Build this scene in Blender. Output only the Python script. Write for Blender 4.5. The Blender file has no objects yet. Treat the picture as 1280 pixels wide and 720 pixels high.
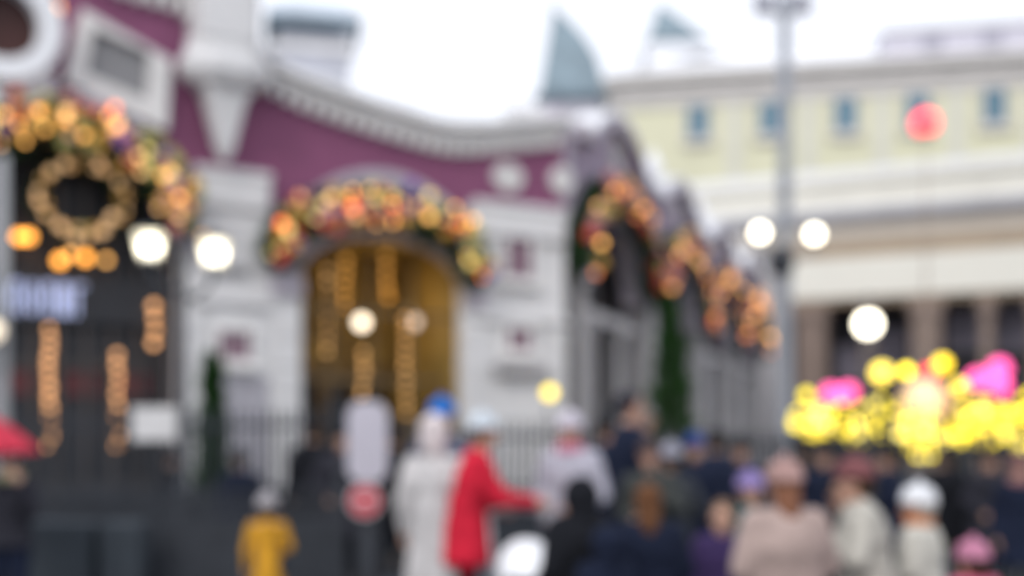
import bpy, bmesh, math, random
from math import sin, cos, pi, radians, sqrt, atan2
from mathutils import Vector, Matrix
random.seed(7)
scene = bpy.context.scene
COL = scene.collection
F = 1500.0; PX0 = 640.0; HY = 540.0; EYE = 1.6     # survey constants: focal length, principal column, horizon row, eye height

# ------------------------------------------------------------------ materials
def lin(c): return tuple((v/255/12.92 if v/255 <= .04045 else ((v/255+.055)/1.055)**2.4) for v in c)
MATS = {}
def mat(name, col, rough=.7, var=.18, scale=6.0, metal=0.0, emit=0.0, bump=.15, spec=.4, kind='noise', sample=False):
    if name in MATS: return MATS[name]
    m = bpy.data.materials.new(name); m.use_nodes = True
    nt = m.node_tree; b = nt.nodes['Principled BSDF']
    b.inputs['Roughness'].default_value = rough; b.inputs['Metallic'].default_value = metal
    b.inputs['Specular IOR Level'].default_value = spec
    if emit > 0:
        b.inputs['Base Color'].default_value = (*col, 1)
        b.inputs['Emission Color'].default_value = (*col, 1)
        b.inputs['Emission Strength'].default_value = emit
        m.cycles.emission_sampling = 'AUTO' if sample else 'NONE'
        MATS[name] = m; return m
    tc = nt.nodes.new('ShaderNodeTexCoord')
    n = nt.nodes.new('ShaderNodeTexNoise'); n.inputs['Scale'].default_value = scale; n.inputs['Detail'].default_value = 6
    n2 = nt.nodes.new('ShaderNodeTexNoise'); n2.inputs['Scale'].default_value = scale*.17; n2.inputs['Detail'].default_value = 3
    mx = nt.nodes.new('ShaderNodeMath'); mx.operation = 'ADD'
    nt.links.new(tc.outputs['Object'], n.inputs['Vector']); nt.links.new(tc.outputs['Object'], n2.inputs['Vector'])
    nt.links.new(n.outputs['Fac'], mx.inputs[0]); nt.links.new(n2.outputs['Fac'], mx.inputs[1])
    r = nt.nodes.new('ShaderNodeMapRange'); r.inputs['From Min'].default_value = .7; r.inputs['From Max'].default_value = 1.3
    nt.links.new(mx.outputs[0], r.inputs['Value'])
    cm = nt.nodes.new('ShaderNodeMix'); cm.data_type = 'RGBA'
    cm.inputs['A'].default_value = (*[max(0, c*(1-var)) for c in col], 1)
    cm.inputs['B'].default_value = (*[min(.95, c*(1+var)) for c in col], 1)
    nt.links.new(r.outputs['Result'], cm.inputs['Factor'])
    out = cm.outputs['Result']
    hsrc = n.outputs['Fac']
    if kind == 'brick':
        br = nt.nodes.new('ShaderNodeTexBrick'); br.inputs['Scale'].default_value = 1.0
        br.inputs['Brick Width'].default_value = .6; br.inputs['Row Height'].default_value = .3; br.inputs['Mortar Size'].default_value = .012
        br.inputs['Color1'].default_value = (1, 1, 1, 1); br.inputs['Color2'].default_value = (.86, .86, .86, 1); br.inputs['Mortar'].default_value = (.45, .45, .45, 1)
        sp = nt.nodes.new('ShaderNodeSeparateXYZ'); cb = nt.nodes.new('ShaderNodeCombineXYZ')
        nt.links.new(tc.outputs['Object'], sp.inputs[0])
        nt.links.new(sp.outputs['X'], cb.inputs['X']); nt.links.new(sp.outputs['Z'], cb.inputs['Y'])
        nt.links.new(cb.outputs[0], br.inputs['Vector'])
        ml = nt.nodes.new('ShaderNodeMix'); ml.data_type = 'RGBA'; ml.blend_type = 'MULTIPLY'; ml.inputs['Factor'].default_value = .6
        nt.links.new(out, ml.inputs['A']); nt.links.new(br.outputs['Color'], ml.inputs['B']); out = ml.outputs['Result']
    if kind == 'paving':
        br = nt.nodes.new('ShaderNodeTexBrick'); br.inputs['Scale'].default_value = 1.0
        br.inputs['Brick Width'].default_value = .4; br.inputs['Row Height'].default_value = .2; br.inputs['Mortar Size'].default_value = .008
        br.inputs['Color1'].default_value = (1, 1, 1, 1); br.inputs['Color2'].default_value = (.7, .7, .72, 1); br.inputs['Mortar'].default_value = (.35, .35, .35, 1)
        nt.links.new(tc.outputs['Object'], br.inputs['Vector'])
        ml = nt.nodes.new('ShaderNodeMix'); ml.data_type = 'RGBA'; ml.blend_type = 'MULTIPLY'; ml.inputs['Factor'].default_value = .8
        nt.links.new(out, ml.inputs['A']); nt.links.new(br.outputs['Color'], ml.inputs['B']); out = ml.outputs['Result']
        rr = nt.nodes.new('ShaderNodeMapRange'); rr.inputs['From Min'].default_value = .4; rr.inputs['From Max'].default_value = .62
        rr.inputs['To Min'].default_value = .45; rr.inputs['To Max'].default_value = .9
        nt.links.new(n2.outputs['Fac'], rr.inputs['Value']); nt.links.new(rr.outputs['Result'], b.inputs['Roughness'])
    nt.links.new(out, b.inputs['Base Color'])
    if bump > 0:
        bp = nt.nodes.new('ShaderNodeBump'); bp.inputs['Strength'].default_value = bump; bp.inputs['Distance'].default_value = .02
        nt.links.new(hsrc, bp.inputs['Height']); nt.links.new(bp.outputs[0], b.inputs['Normal'])
    MATS[name] = m; return m

M_PURPLE = mat('purple_plaster', (.235, .075, .155), .75, .10, 8, kind='brick')
M_WHITE = mat('white_stucco', (.70, .695, .70), .8, .09, 5)
M_TRIM = mat('grey_white_trim', (.74, .73, .72), .7, .09, 7)
M_LILAC = mat('lilac_grey_trim', (.46, .425, .485), .7, .1, 7)
M_SNOW = mat('snow', (.86, .87, .90), .6, .04, 12, bump=.4)
M_DARK = mat('dark_shopfront', (.030, .032, .038), .45, .3, 5, spec=.25)
M_IRON = mat('black_iron', (.035, .040, .05), .5, .25, 20, spec=.3)
M_GREYMETAL = mat('grey_pole_paint', (.25, .27, .31), .5, .15, 12)
M_GOLD = mat('golden_glow_walls', (.30, .205, .06), .6, .35, 3)  # warm glow of the lit doorway put into the wall colour
M_TEAL = mat('teal_copper_roof', (.21, .28, .325), .55, .25, 6)
M_DROOF = mat('dark_teal_eave', (.09, .13, .16), .6, .2, 6)
M_YEL = mat('pale_yellow_plaster', (.70, .685, .50), .85, .07, 3)
M_GREYCOR = mat('grey_cornice', (.58, .555, .53), .8, .08, 4)
M_CREAM = mat('cream_fascia', (.78, .76, .68), .7, .05, 3)
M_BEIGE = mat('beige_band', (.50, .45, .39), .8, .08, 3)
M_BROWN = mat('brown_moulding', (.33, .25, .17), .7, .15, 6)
M_TAN = mat('tan_column_stone', (.24, .18, .15), .7, .15, 6)
M_BLUEGLASS = mat('blue_window_glass', (.05, .17, .25), .25, .2, 3, spec=.5)
M_LILACWALL = mat('lilac_attic_render', (.60, .58, .65), .8, .08, 4)
M_FIR = mat('fir_needles', (.025, .065, .02), .8, .4, 30)
M_CONIFER = mat('thuja_foliage', (.02, .075, .012), .8, .4, 20)
M_TRUNK = mat('bark', (.06, .045, .035), .9, .3, 30)
M_GREYPANE = mat('grey_panel', (.24, .24, .25), .6, .1, 10)
M_PURPANE = mat('purple_window_pane', (.16, .06, .11), .4, .2, 6)
M_DRED = mat('dark_red_disc', (.05, .015, .013), .6, .2, 6)
M_ARCADE = mat('arcade_lilac_plaster', (.34, .28, .37), .8, .14, 4)
M_ARCGREY = mat('arcade_grey_stone', (.43, .42, .43), .8, .14, 4)
M_ARCDARK = mat('arcade_dark_opening', (.05, .048, .05), .6, .3, 4)
M_DOORWOOD = mat('dark_door_wood', (.17, .11, .045), .5, .3, 9)
M_NAVYBAR = mat('blue_grey_concrete', (.04, .05, .062), .85, .18, 6)
E_GLOBE = mat('lit_globe', (1.0, .93, .74), emit=7, sample=True)
E_GLOBE_DIM = mat('lit_globe_dim', (1.0, .86, .66), emit=3.6, sample=True)
E_GLASS = mat('lit_lantern_glass', (1.0, .95, .80), emit=.75)
E_GLASS.node_tree.nodes['Principled BSDF'].inputs['Alpha'].default_value = .5
E_GOLD = mat('gold_bulb', (1.0, .50, .13), emit=2.9)
E_GOLD2 = mat('amber_bulb', (1.0, .40, .06), emit=4.6)
E_SOFT = mat('soft_warm_bulb', (1.0, .60, .27), emit=1.9)
E_DRAPE = mat('curtain_bulb', (1.0, .50, .22), emit=1.9)
E_RED = mat('red_orange_bulb', (1.0, .19, .05), emit=3.0)
E_YEL = mat('yellow_bulb', (1.0, .80, .05), emit=3.0)
E_PALEYEL = mat('pale_yellow_bulb', (1.0, .86, .28), emit=3.4)
E_PINK = mat('pink_lamp', (1.0, .10, .36), emit=2.4)
E_SIGNAL = mat('signal_red', (1.0, .055, .07), emit=3.0)
E_PEACH = mat('peach_globe', (1.0, .74, .50), emit=.36)
E_LETTER = mat('blue_white_letter', (.46, .52, .78), emit=.5)
B_RED = mat('red_bauble', (.50, .05, .03), .25, .1, spec=.6)
B_GOLD = mat('gold_bauble', (.62, .36, .08), .3, .1, metal=.5)
B_PURPLE = mat('purple_bauble', (.19, .07, .40), .3, .1, spec=.6)
B_GREEN = mat('lime_bauble', (.33, .32, .09), .35, .1, spec=.6)
B_PINK = mat('rose_bauble', (.50, .20, .22), .35, .1, spec=.6)

# ------------------------------------------------------------------ geometry helpers
class MB:
    def __init__(s): s.bm = bmesh.new()
    def face(s, vs):
        try: return s.bm.faces.new(vs)
        except ValueError: return None
    def box(s, x0, x1, y0, y1, z0, z1):
        v = [s.bm.verts.new((x, y, z)) for z in (z0, z1) for y in (y0, y1) for x in (x0, x1)]
        for f in ((0,2,3,1),(4,5,7,6),(0,1,5,4),(2,6,7,3),(0,4,6,2),(1,3,7,5)): s.face([v[i] for i in f])
        return s
    def rings(s, rings, cap=True, closed=True):
        R = [[s.bm.verts.new(p) for p in r] for r in rings]
        n = len(R[0])
        for a, b in zip(R, R[1:]):
            for i in range(n if closed else n-1):
                j = (i+1) % n
                s.face([a[i], a[j], b[j], b[i]])
        if cap:
            s.face(list(reversed(R[0]))); s.face(R[-1])
        return s
    def tube(s, pts, r, seg=8):
        pts = [Vector(p) for p in pts]; n = len(pts)
        rr = r if isinstance(r, (list, tuple)) else [r]*n
        out = []
        for i, p in enumerate(pts):
            d = (pts[min(i+1, n-1)] - pts[max(i-1, 0)]).normalized()
            a = d.orthogonal().normalized() if abs(d.z) > .95 else d.cross(Vector((0,0,1))).normalized()
            b = d.cross(a)
            out.append([p + (a*cos(2*pi*k/seg) + b*sin(2*pi*k/seg))*rr[i] for k in range(seg)])
        return s.rings(out)
    def lathe(s, prof, c=(0,0,0), seg=16, sx=1, sy=1, rot=0):
        return s.rings([[(c[0]+r*cos(2*pi*k/seg+rot)*sx, c[1]+r*sin(2*pi*k/seg+rot)*sy, c[2]+z) for k in range(seg)] for r, z in prof])
    def sphere(s, c, r, seg=14, sc=(1,1,1), rot=None):
        n = seg//2; prof = []
        m = rot or Matrix.Identity(3)
        out = []
        for i in range(n+1):
            t = pi*i/n; rr = max(sin(t), .02); z = -cos(t)
            out.append([Vector(c) + m @ Vector((r*rr*cos(2*pi*k/seg)*sc[0], r*rr*sin(2*pi*k/seg)*sc[1], r*z*sc[2])) for k in range(seg)])
        return s.rings(out)
    def prism_xz(s, poly, y0, y1):
        a = [s.bm.verts.new((x, y0, z)) for x, z in poly]; b = [s.bm.verts.new((x, y1, z)) for x, z in poly]
        n = len(poly)
        s.face(a); s.face(list(reversed(b)))
        for i in range(n): s.face([a[i], b[i], b[(i+1)%n], a[(i+1)%n]])
        return s
    def prism_xy(s, poly, z0, z1):
        a = [s.bm.verts.new((x, y, z0)) for x, y in poly]; b = [s.bm.verts.new((x, y, z1)) for x, y in poly]
        n = len(poly)
        s.face(a); s.face(list(reversed(b)))
        for i in range(n): s.face([a[i], b[i], b[(i+1)%n], a[(i+1)%n]])
        return s
    def strip(s, xs, lo, hi, y0, y1):
        # a wall slab between two height curves
        return s.rings([[(x, y0, lo(x)), (x, y0, hi(x)), (x, y1, hi(x)), (x, y1, lo(x))] for x in xs])
    def archring(s, cx, zc, ai, bi, ao, bo, y0, y1, n=28, a0=0, a1=pi):
        out = []
        for i in range(n+1):
            t = a0+(a1-a0)*i/n; c_, s_ = cos(t), sin(t)
            out.append([(cx+ai*c_, y0, zc+bi*s_), (cx+ao*c_, y0, zc+bo*s_), (cx+ao*c_, y1, zc+bo*s_), (cx+ai*c_, y1, zc+bi*s_)])
        return s.rings(out)
    def build(s, name, m, parent=None, smooth=False, loc=None, bevel=0):
        bmesh.ops.recalc_face_normals(s.bm, faces=s.bm.faces)
        me = bpy.data.meshes.new(name); s.bm.to_mesh(me); s.bm.free()
        o = bpy.data.objects.new(name, me); COL.objects.link(o)
        me.materials.append(m)
        if smooth:
            for p in me.polygons: p.use_smooth = True
        if parent is not None: o.parent = parent
        if loc is not None: o.location = loc
        if bevel > 0:
            bv = o.modifiers.new('edge', 'BEVEL'); bv.width = bevel; bv.segments = 2; bv.limit_method = 'ANGLE'
        return o

def tag(o, label, cat, group=None, kind=None):
    o['label'] = label; o['category'] = cat
    if group: o['group'] = group
    if kind: o['kind'] = kind
    return o
def thing(name, label, cat, loc=(0,0,0), rz=0, group=None):
    o = bpy.data.objects.new(name, None); COL.objects.link(o)
    o.location = loc; o.rotation_euler = (0, 0, rz); o.empty_display_size = .2
    return tag(o, label, cat, group)
def struct(o): o['kind'] = 'structure'; return o
def at(px, py, D): return Vector(((px-PX0)/F*D, D, EYE+(HY-py)/F*D))
def at0(px, D, z=0): return Vector(((px-PX0)/F*D, D, z))
def dup(o, parent, loc):
    c = o.copy(); COL.objects.link(c); c.parent = parent; c.location = loc; return c
def interp(tab, x):
    if x <= tab[0][0]: return tab[0][1]
    for (a, b), (c, d) in zip(tab, tab[1:]):
        if x <= c: return b+(d-b)*(x-a)/(c-a)
    return tab[-1][1]
def frange(a, b, n): return [a+(b-a)*i/n for i in range(n+1)]
def smoothcurve(tab, x):
    # catmull-like smoothing of a table by averaging
    w = .35
    return (interp(tab, x-w)+2*interp(tab, x)+interp(tab, x+w))/4

# ------------------------------------------------------------------ camera, world, light
cam = bpy.data.cameras.new('camera'); co = bpy.data.objects.new('camera', cam); COL.objects.link(co)
co.location = (0, 0, EYE); co.rotation_euler = (pi/2, 0, 0)
cam.sensor_width = 36; cam.lens = 36*F/1280; cam.shift_y = (HY-360)/1280
cam.clip_start = .05; cam.clip_end = 2000
cam.dof.use_dof = True; cam.dof.focus_distance = 1.2; cam.dof.aperture_fstop = 1.72
scene.camera = co

w = bpy.data.worlds.new('World'); scene.world = w; w.use_nodes = True
nt = w.node_tree; bg = nt.nodes['Background']
SUN_EL, SUN_AZ = radians(38), radians(200)     # azimuth measured clockwise from +Y
sky = nt.nodes.new('ShaderNodeTexSky'); sky.sky_type = 'NISHITA'; sky.sun_disc = False
sky.sun_elevation = SUN_EL; sky.sun_rotation = SUN_AZ; sky.air_density = 1; sky.dust_density = 4
hs = nt.nodes.new('ShaderNodeHueSaturation'); hs.inputs['Saturation'].default_value = .35
mxn = nt.nodes.new('ShaderNodeMix'); mxn.data_type = 'RGBA'; mxn.inputs['Factor'].default_value = .75
mxn.inputs['B'].default_value = (10.4, 10.7, 11.6, 1)       # the cloud layer over the clear sky
nt.links.new(sky.outputs[0], hs.inputs['Color']); nt.links.new(hs.outputs[0], mxn.inputs['A'])
nt.links.new(mxn.outputs['Result'], bg.inputs['Color']); bg.inputs['Strength'].default_value = .13
sl = bpy.data.lights.new('sun', 'SUN'); sl.energy = .9; sl.angle = radians(25); sl.color = (1, .97, .92)
so = bpy.data.objects.new('sun', sl); COL.objects.link(so)
sd = Vector((sin(SUN_AZ)*cos(SUN_EL), cos(SUN_AZ)*cos(SUN_EL), sin(SUN_EL)))
so.rotation_euler = sd.to_track_quat('Z', 'Y').to_euler()
scene.view_settings.view_transform = 'Standard'; scene.view_settings.look = 'None'
scene.view_settings.exposure = 0.0; scene.view_settings.gamma = 1
scene.render.engine = 'CYCLES'
cy = scene.cycles
cy.use_denoising = True; cy.use_adaptive_sampling = False
cy.max_bounces = 5; cy.diffuse_bounces = 3; cy.glossy_bounces = 2; cy.transmission_bounces = 2; cy.sample_clamp_indirect = 3
cy.caustics_reflective = False; cy.caustics_refractive = False

# ------------------------------------------------------------------ ground
g = MB().box(-400, 400, -60, 700, -.3, 0)
struct(g.build('ground', mat('wet_paving', (.055, .065, .08), .7, .35, 3, kind='paving')))

# ------------------------------------------------------------------ purple building
C1 = Vector((.957, 22.08, 0)); A1 = atan2(.538, .8427)
def L1(px, py=None, y=0.0):
    """local x (and z) of a sight line on the plane `y` metres behind the purple facade"""
    u = (px-PX0)/F
    # plane: point = C1 + x*ex + y*ey
    ex = Vector((.8427, .538)); ey = Vector((-.538, .8427))
    p0 = Vector((C1.x, C1.y)) + ey*y
    # X = u*Z
    x = (u*p0.y - p0.x)/(ex.x - u*ex.y)
    Z = p0.y + x*ex.y
    return (x, EYE+(HY-py)/F*Z) if py is not None else x
PB = thing('purple_building', 'purple and white plaster building with a swooping white cornice and two garlanded arches', 'building', C1, A1)
EDGE = -9.6
# cornice underside curve
cor = [L1(p, q) for p, q in ((-60,-110),(60,-60),(140,-16),(240,10),(300,86),(345,116),(400,137),(450,154),(500,169),(540,181),(570,185),(600,183),(650,178),(705,173))]
cor = [(EDGE, cor[0][1]+.6)] + cor
def cz(x): return smoothcurve(cor, x)
PIER = 5.56
cx_c = (L1(375)+L1(575))/2; a_in = (L1(577)-L1(373))/2
ax_o = (L1(603)-L1(337))/2; ccx = (L1(603)+L1(337))/2
SP_C = 4.05; TOP_C_O = L1(470, 214)[1]; TOP_C_I = L1(470, 298)[1]
lax = L1(85); l_out = L1(246)-lax; l_in = L1(222)-lax
SP_L = 4.35; TOP_L_O = L1(85, 116)[1]; TOP_L_I = L1(85, 178)[1]
def ell(x, cx, a, z0, top):
    t = (x-cx)/a
    return z0+(top-z0)*sqrt(1-t*t) if abs(t) < 1 else -99
def pier_top(x):
    return PIER if (L1(238) < x < L1(337) or x > L1(583)) else 4.3
def wall_lo(x): return max(pier_top(x), ell(x, ccx, ax_o-.05, SP_C, TOP_C_O-.06), ell(x, lax, l_out-.05, SP_L, TOP_L_O-.06))
xs = frange(EDGE, -.02, 420)
MB().strip(xs, wall_lo, lambda x: cz(x)+.05, 0, .4).build('wall', M_PURPLE, PB)
# white lower storey: piers each side of the two openings
def spandrel(x0, x1, cx, a, z0, top):
    return frange(x0, x1, 20)
wl = MB()
wl.box(L1(222), L1(375), -.06, .10, 0, 4.3); wl.box(L1(238), L1(337), -.06, .10, 4.3, PIER)
wl.build('lower_wall', M_WHITE, PB); wl = MB()
wl.box(L1(575), -.02, -.06, .10, 0, 4.3); wl.box(L1(583), -.02, -.06, .10, 4.3, PIER)
wl.build('lower_wall', M_WHITE, PB)
# ledges and raised blocks
for a, b in ((240, 335), (588, 703)):
    tr = MB(); x0, x1 = L1(a), min(L1(b), .06)
    tr.box(x0, x1, -.20, .02, PIER-.02, PIER+.10); tr.box(x0+.04, x1-.04, -.17, -.062, PIER-.5, PIER-.025)
    for k in range(3): tr.box(x0+.02, x1-.02, -.10+.0*k, -.063, PIER-.95-.45*k, PIER-.502-.45*k) if k<2 and a < 300 else None
    MB().box(x0-.02, x1+.02, -.16, -.063, 3.55, 3.68).build('string_course', M_WHITE, PB, bevel=.012)
    tr.build('pier_moulding', M_WHITE, PB, bevel=.012)
for a, b in ((224, 250), (340, 372), (578, 600), (682, 703)):
    x0, x1 = L1(a), L1(b); tr = MB()
    tr.box(x0+.01, x1-.01, -.10, -.064, .52, 3.5)
    for k in range(7): tr.box(x0, x1, -.13, -.102, .55+.42*k, .55+.42*k+.38)
    tr.build('quoin_strip', M_WHITE, PB, bevel=.012)
MB().box(L1(222)-.03, L1(375)+.03, -.14, -.065, 0, .5).build('plinth', M_LILAC, PB)
MB().box(L1(575)-.03, .03, -.14, -.065, 0, .5).build('plinth', M_LILAC, PB)
# arch surrounds
MB().archring(ccx, SP_C, a_in, TOP_C_I-SP_C, ax_o, TOP_C_O-SP_C, -.16, .10).box(ccx-ax_o, L1(375)+.01, -.162, -.066, SP_C-.28, SP_C-.002).box(L1(575)-.01, ccx+ax_o, -.162, -.066, SP_C-.28, SP_C-.002).build('arch_surround', M_LILAC, PB)
MB().archring(lax, SP_L, l_in, TOP_L_I-SP_L, l_out, TOP_L_O-SP_L, -.16, .41).build('arch_surround', M_LILAC, PB)
# cornice with dentils
c = MB()
c.strip(xs, lambda x: cz(x)+.04, lambda x: cz(x)+.14, -.10, .38)
c.strip(xs, lambda x: cz(x)+.145, lambda x: cz(x)+.27, -.20, .40)
c.strip(xs, lambda x: cz(x)+.275, lambda x: cz(x)+.36, -.30, .42)
x = EDGE+.1
while x < -.1:
    z = cz(x+.05)
    c.box(x, x+.12, -.16, .0, z-.15, z+.05); x += .235
c.build('cornice', M_TRIM, PB)
MB().strip(xs, lambda x: cz(x)+.363, lambda x: cz(x)+.41+.02*sin(x*5), -.28, .40).build('snow_cap', M_SNOW, PB)
# hanging pilaster pendant
p = MB(); px_ = L1(285, y=-.5); hw = .47
p.box(px_-hw, px_+hw, -.62, .0, L1(285, 92, -.5)[1], cz(px_)+.9)
p.box(px_-hw+.08, px_+hw-.08, -.68, -.622, L1(285, 70, -.5)[1]+.2, cz(px_)+.7)
z1 = L1(285, 80, -.5)[1]; z2 = L1(285, 112, -.5)[1]
p.lathe([(hw*.95, z2), (hw*1.3, z2+.10), (hw*1.55, z2+.24), (hw*1.55, z1+.02), (hw*1.35, z1+.14), (hw*1.3, z1+.3)], (px_, -.36, 0), 8, 1.0, .6, pi/8)
z3 = L1(285, 200, -.5)[1]
p.lathe([(.04, z3), (.11, z3+.06), (.18, z3+.2), (hw*.8, z2-.22), (hw*1.0, z2-.03), (hw*.95, z2+.05)], (px_, -.33, 0), 4, 1.0, .7, pi/4)
p.build('pendant_pilaster', M_WHITE, PB, bevel=.015)
MB().sphere((L1(328, y=-.5), -.5, L1(328, 62, -.5)[1]), .16).build('ball_finial', M_SNOW, PB, True)
MB().box(px_-hw-.06, px_+hw+.06, -.70, .1, cz(px_)+.9, cz(px_)+1.05).build('snow_cap', M_SNOW, PB)
# slanted window high on the gable
outer = [L1(*q) for q in ((100,14),(210,78),(205,166),(78,104))]
inner = [L1(*q) for q in ((114,38),(184,68),(181,128),(105,95))]
f = MB()
for i in range(4):
    j = (i+1) % 4
    f.prism_xz([outer[i], outer[j], inner[j], inner[i]], -.16-.004*(i%2), .0)
fr = f.build('slanted_window', M_TRIM, PB)
MB().prism_xz(inner, -.03, .0).build('pane', M_GREYPANE, fr)
# oval medallions
for px, py, rx in ((633, 222, .30), (700, 226, .24)):
    cxm, czm = L1(px, py)
    m_ = MB(); m_.archring(cxm, czm, rx*.62, .14, rx, .24, -.09, .0, 28, 0, 2*pi); m_.sphere((cxm, -.02, czm), .2, 14, (rx*.6/.2, .3, .66))
    m_.build('oval_medallion', M_TRIM, PB)
# round medallion at the far left, with its bracket
cxm, czm = L1(0, 30, -.45)
m_ = MB(); m_.archring(cxm, czm, .50, .50, .80, .80, -.62, -.02, 36, 0, 2*pi)
med = m_.build('round_medallion', M_SNOW, PB)
MB().lathe([(.498, -.2), (.498, .0)], (0, 0, 0), 32).build('disc', M_DRED, med).matrix_local = Matrix.Translation((cxm, -.35, czm)) @ Matrix.Rotation(pi/2, 4, 'X')
b = MB(); x0, z0 = L1(28, 140, -.2); b.prism_xz([(x0-.42, z0+.55), (x0+.42, z0+.55), (x0+.22, z0-.1), (x0-.22, z0-.1)], -.42, -.165); b.build('bracket', M_TRIM, PB)
# pier windows
def pier_window(px, py, w_, h_, pane_m, sill=True, mull=True):
    xc, zc = L1(px, py); wf = MB()
    for a in (-1, 1): wf.box(xc+a*(w_/2+.045)-.045, xc+a*(w_/2+.045)+.045, -.15, -.062, zc-h_/2-.09, zc+h_/2+.09)
    for a in (-1, 1): wf.box(xc-w_/2, xc+w_/2, -.149, -.062, zc+a*(h_/2+.045)-.045, zc+a*(h_/2+.045)+.045)
    if sill: wf.box(xc-w_/2-.16, xc+w_/2+.16, -.22, -.062, zc-h_/2-.17, zc-h_/2-.092)
    if mull: wf.box(xc-.015, xc+.015, -.12, -.085, zc-h_/2, zc+h_/2)
    o = wf.build('window', M_TRIM, PB)
    MB().box(xc-w_/2, xc+w_/2, -.085, -.061, zc-h_/2, zc+h_/2).build('pane', pane_m, o)
xp0, xp1 = L1(256), L1(334); MB().box(xp0, xp1, -.075, -.061, .52, L1(290, 470)[1]).build('panel', mat('recess_shade_panel', (.38, .37, .41), .8, .25, 5), PB)  # flat panel; the shade of a recess is put into its darker colour
pier_window(644, 319, .56, .82, M_PURPANE)
pier_window(645, 424, .48, .40, M_PURPANE, True)
pier_window(290, 432, .50, .44, M_PURPANE, True)
xc, zc = L1(290, 330); MB().box(xc-.24, xc+.24, -.08, -.061, zc-.22, zc+.26).build('panel', M_GREYPANE, PB)
xc, zc = L1(645, 462); MB().box(xc-.55, xc+.55, -.30, -.062, zc-.09, zc+.09).build('ledge', M_ARCGREY, PB, bevel=.02)
# portal recess behind the central arch
x0, x1 = L1(375), L1(575)
r = MB()
r.box(x0-.12, x0-.003, .105, 2.6, 0, 4.9); r.box(x1+.003, x1+.12, .105, 2.6, 0, 4.9)
r.box(x0-.12, x1+.12, 2.6, 2.72, 0, 5.02); r.box(x0-.12, x1+.12, .105, 2.6, 4.9, 5.02)
r.build('portal_recess', M_GOLD, PB)
dm = MB()
xm = (x0+x1)/2
for k in range(4):
    a = x0+.12+(x1-x0-.24)*k/4; b_ = a+(x1-x0-.24)/4-.04
    dm.box(a, a+.09, 2.48, 2.59, .02, 2.7); dm.box(b_-.09, b_, 2.48, 2.59, .02, 2.7)
    dm.box(a+.09, b_-.09, 2.482, 2.588, .02, .6); dm.box(a+.09, b_-.09, 2.482, 2.588, 2.55, 2.7)
dm.box(x0, x1, 2.44, 2.595, 2.7, 2.86)
dd = dm.build('door', M_DOORWOOD, PB)
MB().box(x0+.1, x1-.1, 2.54, 2.56, .6, 2.55).build('pane', M_DARK, dd)
gb = MB()
for k in range(1, 4): gb.box(x0+(x1-x0)*k/4-.03, x0+(x1-x0)*k/4+.03, .42, .47, 0, 4.88)
for zz in (2.45, 3.6): gb.box(x0, x1, .41, .418, zz, zz+.08)
gb.build('glazing_bars', M_DOORWOOD, PB)
fan = MB(); fan.archring(xm, 2.86, .55, .55, .64, .64, 2.5, 2.59)
for k in range(1, 8):
    t = pi*k/8; fan.tube([(xm+.64*cos(t), 2.55, 2.86+.64*sin(t)), (xm+1.4*cos(t), 2.55, 2.86+min(1.9, 1.7*sin(t)))], .03, 6)
fan.build('fanlight', M_DOORWOOD, PB)
# shopfront filling the left arch
sx0, sx1 = EDGE, L1(222)
s = MB(); s.box(sx0, sx1-.003, .6, .72, 0, 6.3)
s.build('shopfront_glazing', M_DARK, PB)
s = MB()
for k in range(7):
    xx = sx0+.02+(sx1-.14-sx0)*k/6; s.box(xx, xx+.09, .5, .598, 0, 6.2)
for zz in (.0, .75, 2.55, 3.2, 4.5): s.box(sx0, sx1-.006, .52, .597, zz, zz+.1)
s.build('shopfront_frame', mat('charcoal_frame', (.055, .05, .05), .5, .2), PB)
x_, z_ = L1(60, 420, .5)
for px in (30, 105, 170): # posters and lit stuff behind the glass
    xx = L1(px, y=.5); MB().box(xx-.22, xx+.22, .57, .594, 2.15, 2.5).build('poster', mat('dark_maroon_poster', (.12, .03, .035), .6), PB)
# volume behind
MB().box(EDGE, -.02, 2.8, 9, 0, 6.3).build('rear_wall', M_LILAC, PB)
MB().box(-.4, -.02, .41, 2.8, 0, 6.3).build('side_wall', M_LILAC, PB)
MB().box(EDGE, -.02, .42, 9, 6.3, 6.5).build('roof', M_SNOW, PB)

# ------------------------------------------------------------------ signs and lamps inside the arches
def W1(x, y, z): return C1 + Matrix.Rotation(A1, 3, 'Z') @ Vector((x, y, z))
# shop sign: letters on a dark fascia
xa, za = L1(-30, 368, .38); xb = L1(120, y=.38)
SG = thing('shop_sign', 'long dark fascia with pale blue block letters above the shop window', 'sign', W1((xa+xb)/2, .42, za), A1)
hw = (xb-xa)/2
MB().box(-hw-.2, hw+1.0, 0, .08, -.34, .34).build('sign_board', M_DARK, SG)
glyphs = ['bar3', 'ring', 'bar2', 'ring', 'bar2', 'bar3', 'gamma']
gx = -hw+.02; gw = (2*hw-.1)/len(glyphs)
for gl in glyphs:
    L = MB(); a, b_ = gx, gx+gw-.07; h = .235; t = .05
    if gl == 'ring': L.archring((a+b_)/2, 0, (b_-a)/2-t, h-t, (b_-a)/2, h, -.045, -.002, 20, 0, 2*pi)
    else:
        L.box(a, a+t, -.045, -.002, -h, h)
        if gl != 'gamma': L.box(b_-t, b_, -.045, -.002, -h, h)
        if gl == 'bar3': L.box((a+b_-t)/2, (a+b_+t)/2, -.045, -.002, -h, h); L.box(a+t, b_-t, -.044, -.003, -h, -h+t)
        else: L.box(a+t, b_, -.044, -.003, h-t, h)
    L.build('letter', E_LETTER, SG); gx += gw
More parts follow.
